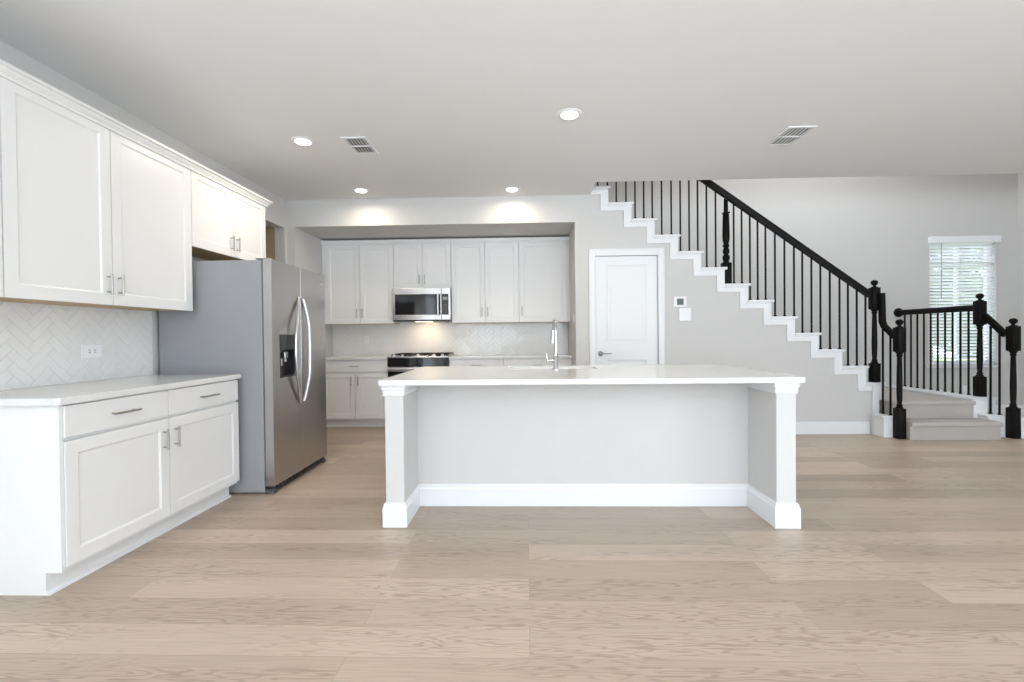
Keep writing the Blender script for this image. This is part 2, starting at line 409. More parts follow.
# raised centres of the two panels
box(b, DX0+.175, DX1-.175, YW+.0145, YW+.03, 1.12, DZ-.15, .006, 2); box(b, DX0+.175, DX1-.175, YW+.0145, YW+.03, .27, .83, .006, 2)
o = obj('door_panel', b, M_TRIM, dr); o.matrix_parent_inverse = dr.matrix_world.inverted(); 
def setparent(o, p):
    o.parent = p; o.location = -Vector(p.location)
    if p.parent is not None: pass
o.matrix_parent_inverse = Matrix.Identity(4); o.location = -dr.location
b = BM(); lathe(b, [(.030, 0), (.030, -.006), (.024, -.012), (.012, -.016), (.011, -.045), (.012, -.050)], DX0+.055, YW+.012, 24, 'y', .955)
tube(b, [(DX0+.05, YW-.036, .955), (DX0+.09, YW-.040, .957), (DX0+.13, YW-.038, .953), (DX0+.175, YW-.036, .958)], [.010, .009, .007, .006], 10)
h = obj('door_handle', b, mat('door_lever_nickel', (.33, .32, .31), .3, metal=1), dr, smooth=True); h.location = -dr.location

# ------------------------------------------------------------------ stairs
st = empty('staircase', (4.0, 5.6, 0), 'carpeted staircase with white stepped stringer climbing left above the pantry door', 'staircase')
def sp(name, b, m, parent=st, **k):
    o = obj(name, b, m, parent, **k); o.location = -parent.location; return o
CX0, CX1 = 4.142, 5.092                       # carpet width of the two lower steps
def step_prism(b, y0, y1, z, x0, x1, zb):
    pr = [(y0+.03, zb), (y0+.03, z-.045), (y0+.006, z-.045), (y0, z-.035), (y0, z-.012), (y0+.008, z-.002), (y0+.02, z), (y1, z), (y1, zb)]
    prism(b, pr, 'x', x0, x1)
b = BM(); step_prism(b, 5.215, 5.50, .195, CX0, CX1, 0)
sp('starting_step', b, M_CARPET)
b = BM(); step_prism(b, 5.46, 6.795, .39, 4.10, 5.032, 0); sp('landing', b, M_CARPET)
# carpeted upper flight, each step a part
for jj in range(NST):
    xn = nose_x(jj); z = tread_z(jj); xb = max(nose_x(jj+1)-.03, XO+.003)
    b = BM()
    xr = min(xn, 4.095) if jj == 0 else xn
    pr = [(xr-.028, z-.19), (xr-.028, z-.045), (xr-.006, z-.045), (xr, z-.035), (xr, z-.012), (xr-.008, z-.002), (xr-.02, z), (xb, z), (xb, z-.19)]
    prism(b, pr, 'y', 5.705, YF-.03); sp('step', b, M_CARPET)
# white stepped stringer with nosings (one continuous board, capped treads)
BW = .090
def zig(b, y0, y1):
    up = []; lo = []
    pts = []
    j = 0
    pts.append((4.085, tread_z(0)))
    outer = [(4.085, tread_z(0)), ]
    for j in range(0, NST):
        xr = nose_x(j+1)-.025
        outer.append((xr, tread_z(j))); outer.append((xr, tread_z(j+1)))
    outer = [p for p in outer]
    outer.append((nose_x(NST)-.17, tread_z(NST)))
    inner = [(4.085, tread_z(0)-BW)]
    for j in range(0, NST):
        xr = nose_x(j+1)-.025-BW
        inner.append((xr, tread_z(j)-BW)); inner.append((xr, tread_z(j+1)-BW))
    inner.append((nose_x(NST)-.17, tread_z(NST)-BW))
    cut = []
    prism(b, outer+inner[::-1], 'y', y0, y1)
b = BM(); zig(b, YW-.018, YW+.105)
bmesh.ops.bisect_plane(b, geom=list(b.verts)+list(b.edges)+list(b.faces), plane_co=(XO+.003, 0, 0), plane_no=(-1, 0, 0), clear_outer=True)
bmesh.ops.holes_fill(b, edges=[e for e in b.edges if e.is_boundary], sides=0)
for j in range(0, NST):
    xr = nose_x(j); xl = max(nose_x(j+1)-.025, XO+.02)
    if j == 0: xr = 4.125
    box(b, xl, xr+.004, YW-.032, YW+.10, tread_z(j)-.022, tread_z(j)+.006, .006, 2)     # tread return
    box(b, max(xl-BW*.2, XO+.003), xr-.04, YW-.024, YW+.05, tread_z(j)-.040, tread_z(j)-.022, .004)      # cove below
sp('stringer', b, M_TRIM)
# white riser board below the first tread and curbs beside the lower steps
b = BM(); box(b, 3.975, 4.05, 5.565, 5.70, .0, tread_z(0)-.02, .002); box(b, 4.0, 4.098, YW+.0, YF-.03, .391, tread_z(0)-.03)
sp('skirt_board', b, M_TRIM)
b = BM()
box(b, 3.965, 4.140, 5.378, 5.562, 0, .222, .004)
box(b, 3.948, 4.156, 5.376, 5.562, .222, .243, .006, 2)
sp('curb', b, M_TRIM)
b = BM()
box(b, 5.094, 5.31, 5.378, 5.498, 0, .222, .004)
box(b, 5.080, 5.325, 5.376, 5.498, .222, .243, .006, 2)
box(b, 5.365, 5.75, 5.30, 5.498, 0, .235, .004)
sp('curb', b, M_TRIM)
b = BM()
box(b, 5.034, 5.29, 5.50, 6.795, 0.0, .40, .003); box(b, 5.026, 5.305, 5.492, 6.795, .40, .424, .006, 2)
sp('landing_curb', b, M_TRIM)

# newel posts
def newel_square(b, cx, cy, z0, z1, w, bev=.006):
    box(b, cx-w/2, cx+w/2, cy-w/2, cy+w/2, z0, z1, bev, 2)
def make_newel(parent, cx, cy, zb, base_top, blk0, blk1, w=.086):
    b = BM()
    newel_square(b, cx, cy, zb, base_top, w)
    zs, ze = base_top, blk0
    Lh = ze-zs
    prof = [(w*.47, -.004), (w*.40, .012), (w*.30, .02), (w*.36, .03), (w*.30, .042), (w*.25, .05)]
    prof = [(r, zs+h) for r, h in prof]
    prof += [(w*.30, zs+.10), (w*.33, zs+Lh*.35), (w*.29, zs+Lh*.7), (w*.25, ze-.055), (w*.33, ze-.045), (w*.33, ze-.035), (w*.26, ze-.028), (w*.40, ze-.012), (w*.46, ze+.003)]
    lathe(b, prof, cx, cy, 20)
    newel_square(b, cx, cy, blk0, blk1, w)
    n = obj('newel_post', b, M_ESP, parent, smooth=True); n.location = -parent.location
    b = BM()
    lathe(b, [(w*.42, blk1-.002), (w*.40, blk1+.008), (w*.2, blk1+.014), (w*.17, blk1+.024), (w*.32, blk1+.034), (w*.42, blk1+.05), (w*.43, blk1+.062), (w*.34, blk1+.078), (w*.16, blk1+.088), (.001, blk1+.09)], cx, cy, 20)
    f = obj('finial', b, M_ESP, n, smooth='all')
    return n
RAILP = [(-.022, -.045), (.022, -.045), (.022, -.025), (.030, -.012), (.032, .005), (.024, .018), (.008, .024), (-.008, .024), (-.024, .018), (-.032, .005), (-.030, -.012), (-.022, -.025)]
def handrail(parent, path, prof=RAILP):
    b = BM(); sweep(b, path, prof); o = obj('handrail', b, M_ESP, parent, smooth=True); o.location = -parent.location; return o
BALM = None
def baluster(parent, x, y, z0, z1, w=.015):
    b = BM(); box(b, x-w/2, x+w/2, y-w/2, y+w/2, z0, z1)
    box(b, x-w*.95, x+w*.95, y-w*.95, y+w*.95, z0, z0+.016, .004)
    o = obj('baluster', b, M_BLACK, parent); o.location = -parent.location; return o
# upper flight railing
ur = empty('stair_railing', (4.0, 5.6, tread_z(0)), 'long black stair railing with iron balusters rising left to the ceiling', 'railing')
SL = RISE/RUN
YR = 5.602
railz = lambda x: 2.485+(2.78-x)*.7255
handrail(ur, [(3.975, YR, railz(3.975)+.0), (.80, YR, railz(.80))], [(s*1.1, u*1.05) for s, u in RAILP])
BX = [0.851, 0.964, 1.066, 1.179, 1.284, 1.385, 1.483, 1.592, 1.703, 1.807, 1.909, 2.008, 2.11, 2.214, 2.422, 2.513, 2.607, 2.695, 2.785, 2.893, 3.001, 3.11, 3.204, 3.308, 3.41, 3.517, 3.627, 3.722, 3.822, 3.921]
def tread_at(x):
    for j in range(NST, -1, -1):
        if x <= nose_x(j)-.004: return tread_z(j)
    return tread_z(0)
for x in BX: baluster(ur, x, YR, tread_at(x)+.006, railz(x)-.04)
make_newel(ur, 4.022, 5.602, tread_z(0)+.006, .815, 1.44, 1.69)
# turned post standing on a tread behind the balusters
b = BM(); px, py, w = 2.395, 5.75, .098; zb = tread_z(6)+.001
newel_square(b, px, py, zb, zb+.27, w)
lathe(b, [(w*.46, zb+.268), (w*.3, zb+.29), (w*.42, zb+.32), (w*.42, zb+.35), (w*.26, zb+.37), (w*.40, zb+.40), (w*.36, zb+.43), (w*.26, zb+.45), (w*.40, zb+.47), (w*.28, zb+.50), (w*.40, zb+.54), (w*.42, zb+.60), (w*.37, zb+.84), (w*.26, zb+.86)], px, py, 20)
newel_square(b, px, py, zb+.855, zb+.875, w*.72, .003)
lathe(b, [(w*.25, zb+.874), (w*.25, railz(px)+.02)], px, py, 12)
n = obj('turned_post', b, M_ESP, ur, smooth=True); n.location = -ur.location
# short left railing at the lower steps
lr = empty('stair_railing', (4.0, 5.33, 0), 'short black sloping railing at the left side of the two lower steps', 'railing')
make_newel(lr, 4.097, 5.333, 0, .335, .955, 1.225)
handrail(lr, [(4.085, 5.37, 1.13), (4.060, 5.495, 1.25), (4.058, 5.515, 1.30), (4.056, 5.52, 1.62)], [(s*.9, u*.9) for s, u in RAILP])
baluster(lr, 4.058, 5.41, .243, 1.15); baluster(lr, 4.058, 5.522, .243, 1.29)
# short right railing
rr = empty('stair_railing', (5.3, 5.33, 0), 'short black sloping railing at the right side of the two lower steps', 'railing')
make_newel(rr, 5.310, 5.333, 0, .335, .955, 1.225)
handrail(rr, [(5.28, 5.37, 1.135), (5.23, 5.56, 1.36)], [(s*.95, u*.95) for s, u in RAILP])
baluster(rr, 5.205, 5.475, .243, 1.23); baluster(rr, 5.235, 5.405, .243, 1.15)
# landing guard rail towards the far wall
gr = empty('stair_railing', (5.2, 5.6, .424), 'black landing railing running back to a round wall rosette', 'railing')
make_newel(gr, 5.205, 5.602, .424, .655, 1.25, 1.52)
handrail(gr, [(5.205, 5.645, 1.455), (5.205, 6.778, 1.455)], [(s*1.05, u*1.05) for s, u in RAILP])
b = BM(); lathe(b, [(.062, .022), (.064, .012), (.058, .002), (.05, -.004)], 5.205, 6.776, 28, 'y', 1.445)
o = obj('rosette', b, M_ESP, gr, smooth=True); o.location = -gr.location
for k in range(10): baluster(gr, 5.205, 5.74+.1045*k, .424, 1.415)

# ------------------------------------------------------------------ far window with blinds, outdoors
wn = empty('window_1', ((WX0+WX1)/2, YF+.08, WZ0), kind='structure')
b = BM()
for q in [(WX0, WX0+.045, WZ0, WZ1), (WX1-.045, WX1, WZ0, WZ1), (WX0, WX1, WZ0, WZ0+.05), (WX0, WX1, WZ1-.05, WZ1), (WX0+.04, WX1-.04, 2.08, 2.12)]:
    box(b, q[0], q[1], YF+.085, YF+.135, q[2], q[3])
box(b, (WX0+WX1)/2-.012, (WX0+WX1)/2+.012, YF+.09, YF+.13, WZ0, WZ1)
o = obj('window_frame', b, M_TRIM, wn); o.location = -wn.location
gm, t, pb = base_mat('window_glass', (1, 1, 1), 0.0)
pb.inputs['Transmission Weight'].default_value = 1; pb.inputs['IOR'].default_value = 1.01
b = BM(); box(b, WX0+.04, WX1-.04, YF+.108, YF+.112, WZ0+.04, WZ1-.04); o = obj('window_glass', b, gm, wn); o.location = -wn.location
b = BM(); box(b, WX0-.03, WX1+.03, YF-.03, YF+.085, WZ0-.03, WZ0, .004); o = obj('window_sill', b, M_TRIM, wn); o.location = -wn.location
bl = empty('window_blind', ((WX0+WX1)/2, YF, WZ0), 'white horizontal slat blind in the window beyond the stair landing', 'window blind')
b = BM()
ns = 37
for k in range(ns):
    z = WZ0+.05+k*(2.40-WZ0-.05)/(ns-1)
    yc, hw, tl = YF+.035, .0250, math.radians(-36)
    c, s = math.cos(tl)*hw, math.sin(tl)*hw
    prism(b, [(yc-c, z-s), (yc, z-.0+.002), (yc+c, z+s), (yc+c, z+s+.0025), (yc, z+.0048), (yc-c, z-s+.0025)], 'x', WX0+.012, WX1-.012)
o = obj('slats', b, M_BLIND, bl); o.location = -bl.location
b = BM(); box(b, WX0-.012, WX1+.025, YF-.045, YF-.028, 2.405, 2.495, .004, 2); box(b, WX0-.012, WX0+.004, YF-.03, YF, 2.405, 2.495); box(b, WX1+.010, WX1+.025, YF-.03, YF, 2.405, 2.495)
box(b, WX0+.012, WX1-.012, YF-.028, YF+.05, 2.415, 2.428)
o = obj('valance', b, M_BLIND, bl); o.location = -bl.location
b = BM(); box(b, WX0+.012, WX1-.012, YF+.012, YF+.058, WZ0+.005, WZ0+.025, .003); o = obj('bottom_rail', b, M_BLIND, bl); o.location = -bl.location
for xx in (WX0+.15, (WX0+WX1)/2, WX1-.19):
    b = BM(); box(b, xx-.002, xx+.002, YF+.008, YF+.0095, WZ0+.02, 2.41); box(b, xx-.002, xx+.002, YF+.061, YF+.0625, WZ0+.02, 2.41)
    o = obj('ladder_cord', b, M_BLIND, bl); o.location = -bl.location
b = BM(); tube(b, [(WX0+.155, YF-.015, 2.42), (WX0+.157, YF-.012, 1.65)], .005, 8); o = obj('tilt_wand', b, mat('wand', (.30, .36, .36), .2), bl); o.location = -bl.location

M_GRASS = mat('lawn', (.24, .30, .12), .9, var=.3, scale=6)
b = BM(); box(b, -4, 22, YF+.3, 40, -.3, -.15); struct('ground', b, M_GRASS)
M_LEAF = mat('tree_leaves', (.24, .31, .18), .6, var=.4, scale=3)
M_BARK = mat('bark', (.16, .12, .09), .9, var=.2)
def tree(x, y, h, r, label, n=4200):
    t = empty('tree', (x, y, -.15), label, 'tree')
    b = BM(); tube(b, [(0, 0, 0), (.05, 0, h*.3), (-.03, .05, h*.6), (0, 0, h*.85)], [.12, .10, .07, .02], 8)
    for k in range(6):
        a = k*1.05; tube(b, [(0, 0, h*(.3+.07*k)), (math.cos(a)*r*.6, math.sin(a)*r*.6, h*(.42+.08*k))], [.04, .012], 6)
    obj('trunk', b, M_BARK, t)
    b = BM()
    for k in range(n):
        while True:
            v = Vector((random.uniform(-1, 1), random.uniform(-1, 1), random.uniform(-1, 1)))
            if v.length < 1: break
        c = Vector((v.x*r, v.y*r, h*.62+v.z*h*.42)); s = random.uniform(.08, .16)
        q = Matrix.Rotation(random.uniform(0, 6.28), 3, 'Z') @ Matrix.Rotation(random.uniform(-1, 1), 3, 'X')
        b.faces.new([b.verts.new(c+q @ Vector(p)*s) for p in ((-1, 0, 0), (0, -.5, .1), (1, 0, 0), (0, .5, .1))])
    obj('foliage', b, M_LEAF, t)
tree(9.2, 11.2, 4.6, 1.25, 'green leafy tree seen through the left part of the blinds')
tree(12.6, 13.5, 2.6, 1.2, 'lower green leafy tree seen through the blinds behind the landing newel')

# ------------------------------------------------------------------ cabinets
PULL_R = .0058
def pull_bm(vertical, L, axis):
    """bar pull standing off plane; local coords: plane x=0 (axis 'x' faces +x) or y=0 (axis 'y' faces -y); centred"""
    b = BM(); so = .030
    def P(u, w):      # u = along handle, w = standoff
        if axis == 'x': return (w, 0, u) if vertical else (w, u, 0)
        return (0, -w, u) if vertical else (u, -w, 0)
    tube(b, [P(-L/2, so), P(L/2, so)], PULL_R, 10)
    for s in (-1, 1): tube(b, [P(s*(L/2-.018), 0), P(s*(L/2-.018), so)], .0045, 8)
    return b
def shaker_x(y0, y1, z0, z1, xf, th=.02, fw=.062, slab=False):
    """door facing +x: build facing -y then rotate; returns bmesh in world coords"""
    w = y1-y0
    if slab:
        b = BM(); box(b, xf-th, xf, y0, y1, z0, z1, .0025, 2); return b
    b = slab_panel(0, w, z0, z1, 0, th, [(fw, w-fw, z0+fw, z1-fw)], depth=.007, slope=.010)
    # local (x,y,z)->(world) x = xf - y , y = y0 + x
    for v in b.verts: v.co = Vector((xf-v.co.y, y0+v.co.x, v.co.z))
    return b
def shaker_y(x0, x1, z0, z1, yf, th=.02, fw=.058, slab=False):
    if slab:
        b = BM(); box(b, x0, x1, yf, yf+th, z0, z1, .0025, 2); return b
    return slab_panel(x0, x1, z0, z1, yf, th, [(x0+fw, x1-fw, z0+fw, z1-fw)], depth=.007, slope=.010)
def child(name, b, m, root, **k):
    o = obj(name, b, m, root, **k); o.location = -root.location; return o
def sub(name, b, m, part, loc, root, **k):
    o = obj(name, b, m, part, **k); o.location = Vector(loc); return o

CF = -2.163          # carcass front plane of the left base run (doors to -2.165)
g = .0032
LW = XT-.0118
def base_left(y0, y1, label, hinge_far, endpanel=False):
    r = empty('base_cabinet', (CF, (y0+y1)/2, 0), label, 'cabinet')
    b = BM()
    box(b, LW+.001, CF, y0, y1, .105, .880); box(b, LW+.001, CF-.062, y0, y1, .002, .105)
    if endpanel:
        prism(b, [(LW+.001, .001), (CF-.0625, .001), (CF-.0625, .105), (CF+.014, .105), (CF+.014, .8805), (LW+.001, .8805)], 'y', y0-.018, y0)
        pass
    child('carcass', b, M_CAB, r)
    b = BM(); sweep(b, [(CF-.062, y0-.018 if endpanel else y0, .001), (CF-.062, y1, .001)], [(0, 0), (.017, 0), (.015, .008), (.010, .014), (0, .018)]); child('shoe_moulding', b, M_TRIM, r)
    d = child('door', shaker_x(y0+g, y1-g, .125, .706, CF+.021), M_CAB, r)
    yh = (y0+.045) if hinge_far else (y1-.045)
    sub('handle', pull_bm(True, .125, 'x'), M_HANDLE, d, (CF+.021, yh, .587), r, smooth=True)
    d = child('drawer', shaker_x(y0+g, y1-g, .722, .873, CF+.021, slab=True), M_CAB, r)
    sub('handle', pull_bm(False, .165, 'x'), M_HANDLE, d, (CF+.021, (y0+y1)/2, .797), r, smooth=True)
    return r
YN, YM, YE = 2.118, 2.757, 3.440
base_left(YN, YM, 'white shaker base cabinet with drawer at the near left end of the run', False, True)
base_left(YM, YE, 'white shaker base cabinet with drawer next to the refrigerator', True)

# left worktop
def slab_rounded(x0, x1, y0, y1, z0, z1, r, corners, bev=.004):
    pts = []
    def arc(cx, cy, a0):
        for k in range(7): a = math.radians(a0+15*k); pts.append((cx+r*math.cos(a), cy+r*math.sin(a)))
    if 'll' in corners: arc(x0+r, y0+r, 180)
    else: pts.append((x0, y0))
    if 'lr' in corners: arc(x1-r, y0+r, 270)
    else: pts.append((x1, y0))
    if 'ur' in corners: arc(x1-r, y1-r, 0)
    else: pts.append((x1, y1))
    if 'ul' in corners: arc(x0+r, y1-r, 90)
    else: pts.append((x0, y1))
    b = BM(); prism(b, pts, 'z', z0, z1)
    es = [e for e in b.edges if abs(e.verts[0].co.z-e.verts[1].co.z) < 1e-6]
    bmesh.ops.bevel(b, geom=es, offset=bev, segments=2, affect='EDGES')
    return b
b = slab_rounded(LW+.001, -2.122, 2.070, 3.447, .8815, .914, .018, ['lr']); tag(obj('countertop', b, M_QTZ), 'white quartz countertop on the left base cabinets below the outlet', 'countertop')

# upper cabinets, left run
UF = -2.490          # carcass front; doors to -2.47
def upper_left(y0, y1, z0, z1, ndoor, label, hz, L=.125, splits=None):
    r = empty('wall_cabinet', (UF, (y0+y1)/2, z0), label, 'cabinet')
    b = BM(); box(b, LW+.001, UF, y0, y1, z0+.012, z1); child('carcass', b, M_CAB, r)
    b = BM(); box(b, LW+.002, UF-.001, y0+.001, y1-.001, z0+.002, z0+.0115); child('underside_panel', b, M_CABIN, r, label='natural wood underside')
    sp_ = splits or [y0+(y1-y0)*k/ndoor for k in range(ndoor+1)]
    for k in range(ndoor):
        a, c = sp_[k]+g, sp_[k+1]-g
        d = child('door', shaker_x(a, c, z0, z1-.012, UF+.021, fw=.065), M_CAB, r)
        yh = c-.035 if k == 0 else a+.035
        if ndoor == 1: yh = a+.035
        sub('handle', pull_bm(True, L, 'x'), M_HANDLE, d, (UF+.021, yh, hz), r, smooth=True)
    return r
ZU0, ZU1 = 1.385, 2.46
upper_left(.90, 2.165, ZU0, ZU1, 2, 'white wall cabinet cut by the left edge of the picture', 1.51)
upper_left(2.165, 3.435, ZU0, ZU1, 2, 'tall white two-door wall cabinet above the outlet and left countertop', 1.505, splits=[2.165, 2.757, 3.435])
upper_left(3.437, 4.435, 1.868, ZU1, 2, 'short white two-door wall cabinet above the refrigerator', 1.975, splits=[3.437, 3.935, 4.435])
# crown on the left uppers: sits on cabinet tops, returns at the far end
CR = [(0, 0), (.012, 0), (.014, .012), (.028, .028), (.032, .040), (.046, .044), (.046, .058), (0, .058)]
b = BM(); sweep(b, [(UF+.021, .90, ZU1-.035), (UF+.021, 4.436, ZU1-.035), (LW+.002, 4.436, ZU1-.035)], CR)
box(b, LW+.002, UF+.021, .90, 4.436, ZU1+.0005, ZU1+.022)
tag(obj('crown_moulding', b, M_CAB), 'white crown moulding along the tops of the left wall cabinets', 'moulding')

# herringbone backsplash
def herring(name, W_, Hh, place, label, tw=.052, n=3, hole=None):
    r = empty(name, (0, 0, 0), label, 'backsplash')
    b = BM(); L_ = tw*n; gap = .003
    rng = random.Random(4)
    def tile(cx, cy, a):
        # box in plane coords (u,v), height w
        c, s = math.cos(a), math.sin(a)
        hw, hl = (L_-gap)/2, (tw-gap)/2
        cc = Vector((W_/2, Hh/2))
        th = .006; tu, tv = rng.uniform(-.02, .02), rng.uniform(-.02, .02)
        q = []
        for w, sh in ((0, 0), (th-.0015, 0), (th, .0022)):
            ring = []
            for sx, sy in ((-1, -1), (1, -1), (1, 1), (-1, 1)):
                lx, ly = sx*(hw-sh), sy*(hl-sh)
                u = cx+lx*c-ly*s; v = cy+lx*s+ly*c
                ring.append(b.verts.new((u, v, w+(tu*lx+tv*ly if w else 0))))
            q.append(ring)
        for a1, a2 in zip(q, q[1:]):
            for k in range(4): b.faces.new((a1[k], a1[(k+1) % 4], a2[(k+1) % 4], a2[k]))
        b.faces.new(q[-1]); b.faces.new(q[0][::-1])
    # herringbone lattice in rotated grid units of tw
    a45 = math.radians(45); R = int(max(W_, Hh)/tw)+6
    for i in range(-R*2, R*2):
        for k in range(-R, R):
            # classic: horizontal tile at (i + 2n*k..)
            x = i+n*2*k*0; 
    S = set()
    for i in range(-R*3, R*3):
        for k in range(-R, R):
            hx, hy = i+2*n*k, i            # horizontal tile lower-left in unit cells
            cx, cy = (hx+n/2)*tw, (hy+.5)*tw
            S.add((cx, cy, 0))
            vx, vy = i+n+2*n*k, i-n+1      # vertical tile
            cx, cy = (vx+.5)*tw, (vy+n/2)*tw
            S.add((cx, cy, 1))
    for (x, y, vert) in sorted(S):
        u = x*math.cos(a45)-y*math.sin(a45); v = x*math.sin(a45)+y*math.cos(a45)
        m_ = L_*.6
        if -m_ < u < W_+m_ and -m_ < v < Hh+m_: tile(u, v, a45+(math.pi/2 if vert else 0))
    for co, no in (((0, 0, 0), (-1, 0, 0)), ((W_, 0, 0), (1, 0, 0)), ((0, 0, 0), (0, -1, 0)), ((0, Hh, 0), (0, 1, 0))):
        bmesh.ops.bisect_plane(b, geom=list(b.verts)+list(b.edges)+list(b.faces), plane_co=co, plane_no=no, clear_outer=True)
        bmesh.ops.holes_fill(b, edges=[e for e in b.edges if e.is_boundary], sides=0)
    for v in b.verts: v.co = Vector(place(v.co.x, v.co.y, v.co.z+.0045))
    obj('tiles', b, M_TILE, r)
    b = BM(); box(b, 0, W_, 0, Hh, 0, .0075)
    for v in b.verts: v.co = Vector(place(v.co.x, v.co.y, v.co.z))
    obj('grout', b, M_GROUT, r)
    return r
XS = LW+.0005
herring('tile_backsplash', YE-1.2, ZU0-.914+.002, lambda u, v, w: (XS+w, YE+.005-u, .9145+v), 'white herringbone tile backsplash between the left countertop and wall cabinets')

# left wall outlet
def outlet_x(x, yc, zc, w, h, label):
    r = empty('outlet', (x, yc, zc), label, 'outlet')
    b = BM(); box(b, 0, .006, -w/2, w/2, -h/2, h/2, .002, 2); obj('cover_plate', b, M_WPLAS, r)
    b = BM(); box(b, .006, .009, -.036, .036, -.018, .018, .002)
    for s in (-1, 1):
        pass
    for s in (-1, 1):
        for q in (-1, 1): box(b, .0088, .0100, s*.020-.006, s*.020+.006, q*.007-.0022, q*.007+.0022, mi=1)
    obj('receptacle', b, [M_WPLAS, M_DGREY], r)
outlet_x(XS+.0115, 2.945, 1.105, .140, .082, 'white outlet plate on the left herringbone backsplash')

# ------------------------------------------------------------------ refrigerator
FX, FB = -1.909, -1.985
fr = empty('refrigerator', (-2.35, 3.96, 0), 'side-by-side stainless steel refrigerator with ice dispenser at left', 'refrigerator')
b = BM(); box(b, -2.78, FB, 3.492, 4.436, .012, 1.765, .006, 2); child('body', b, M_FSIDE, fr, label='grey painted body')
b = BM(); box(b, FB, FB+.012, 3.50, 4.428, .10, 1.755); child('door_gasket', b, M_DGREY, fr)
ySp = 3.948
dy0, dy1, dz0, dz1 = 3.60, 3.835, .868, 1.205
def fdoor(y0, y1, hole=None):
    b = BM(); z0, z1 = .062, 1.77
    if not hole: box(b, FB+.012, FX, y0, y1, z0, z1, .007, 3)
    else:
        a, c, d, e = hole
        # front face with rectangular hole, lined
        box(b, FB+.012, FX-.05, y0+.001, y1-.001, z0+.001, z1-.001)
        V = {}
        ys = [y0, a, c, y1]; zs = [z0, d, e, z1]
        for i in range(3):
            for k in range(3):
                if i == 1 and k == 1: continue
                box(b, FX-.05, FX, ys[i]+(0.0), ys[i+1], zs[k], zs[k+1])
        bmesh.ops.remove_doubles(b, verts=b.verts, dist=1e-5)
    return b
dn = child('freezer_door', fdoor(3.494, ySp-.003, (dy0, dy1, dz0, dz1)), M_STEEL, fr)
df = child('fridge_door', fdoor(ySp+.003, 4.433), M_STEEL, fr)
b = BM()
box(b, FX-.0498, FX-.046, dy0+.0005, dy1-.0005, dz0, dz1)                        # recess back
box(b, FX-.046, FX+.002, dy0+.0005, dy0+.012, dz0+.0005, dz1-.0005); box(b, FX-.046, FX+.002, dy1-.012, dy1-.0005, dz0+.0005, dz1-.0005)
box(b, FX-.046, FX+.003, dy0+.0005, dy1-.0005, dz1-.12, dz1-.0005, .002); box(b, FX-.046, FX+.006, dy0+.0005, dy1-.0005, dz0+.0005, dz0+.014, .002)
dsp = obj('ice_dispenser', b, M_BPLAS, dn, label='black dispenser recess')
b = BM(); box(b, FX-.04, FX-.012, dy0+.10, dy0+.15, dz0+.15, dz0+.20, .004); box(b, FX-.03, FX-.02, dy0+.055, dy0+.085, dz0+.09, dz0+.15, .003)
tube(b, [(FX-.025, dy0+.12, dz0+.17), (FX-.02, dy0+.12, dz0+.12)], .012, 10)
o = obj('dispenser_paddle', b, M_HANDLE, dn)
def fh(b, yend, ymid):
    n = 18; pts = []
    for k in range(n+1):
        t = k/n; z = .64+.87*t; s = math.sin(math.pi*t)**.8
        pts.append((FX+.004+.036*min(1, s*1.3), yend+(ymid-yend)*s, z))
    tube(b, pts, .014, 10, ry=.016)
b = BM(); fh(b, 3.915, 3.775); o = obj('handle', b, M_BRIGHT, dn, smooth=True)
b = BM(); fh(b, 3.978, 4.020); o = obj('handle', b, M_BRIGHT, df, smooth=True)
b = BM(); box(b, FB-.02, FB+.05, 3.50, 4.43, .012, .055); box(b, FB+.05, FB+.055, 3.52, 4.41, .02, .05)
for k in range(16): box(b, FB+.05, FB+.062, 3.56+k*.052, 3.56+k*.052+.03, .018, .052)
child('base_grille', b, M_BPLAS, fr)
for yy in (3.515, 4.40):
    b = BM(); box(b, FB+.0, FX-.005, yy-.02, yy+.02, .002, .035, .004); child('foot', b, M_DGREY, fr)
for yy in (3.50, 4.37):
    b = BM(); box(b, FB-.05, FX-.02, yy, yy+.06, 1.771, 1.782, .005); child('hinge_cover', b, M_FSIDE, fr)
b = BM(); box(b, FX, FX+.002, 4.33, 4.40, 1.668, 1.682, .0008); child('badge', b, M_BRIGHT, fr, label='small silver badge')

# ------------------------------------------------------------------ back run: base cabinets
YC = 6.075           # carcass front of back base cabinets (doors to 6.055)
DB = 1.0
def base_back(x0, x1, label, ndoor, ndrawer=1, drawers_only=False):
    r = empty('base_cabinet', ((x0+x1)/2, YC, 0), label, 'cabinet')
    b = BM(); box(b, x0, x1, YC, YK-.002, .105, .884); box(b, x0, x1, YC+.055, YK-.002, .002, .105); child('carcass', b, M_CAB, r)
    wd = (x1-x0)/max(ndoor, 1)
    for k in range(ndoor):
        a, c = x0+k*wd+g, x0+(k+1)*wd-g
        d = child('door', shaker_y(a, c, .125, .712, YC-.021), M_CAB, r)
        xh = (c-.04) if (k == 0 and ndoor > 1) else (a+.04)
        sub('handle', pull_bm(True, .125, 'y'), M_HANDLE, d, (xh, YC-.021, .612), r, smooth=True)
    dwd = (x1-x0)/ndrawer
    for k in range(ndrawer):
        d = child('drawer', shaker_y(x0+k*dwd+g, x0+(k+1)*dwd-g, .728, .882, YC-.021, slab=True), M_CAB, r)
        sub('handle', pull_bm(False, .125, 'y'), M_HANDLE, d, (x0+(k+.5)*dwd, YC-.021, .805), r, smooth=True)
RX0, RX1 = -1.790, -1.005
base_back(-2.66, RX0-.004, 'white base cabinet between the refrigerator and the range', 2)
b = BM(); box(b, XK+.002, -2.662, YC-.019, YC, .105, .884); box(b, XK+.002, -2.662, YC+.055, YC+.075, .002, .105)
struct('trim_2', b, M_CAB)
base_back(RX1+.004, -.30, 'white base cabinet right of the range mostly behind the island', 2)
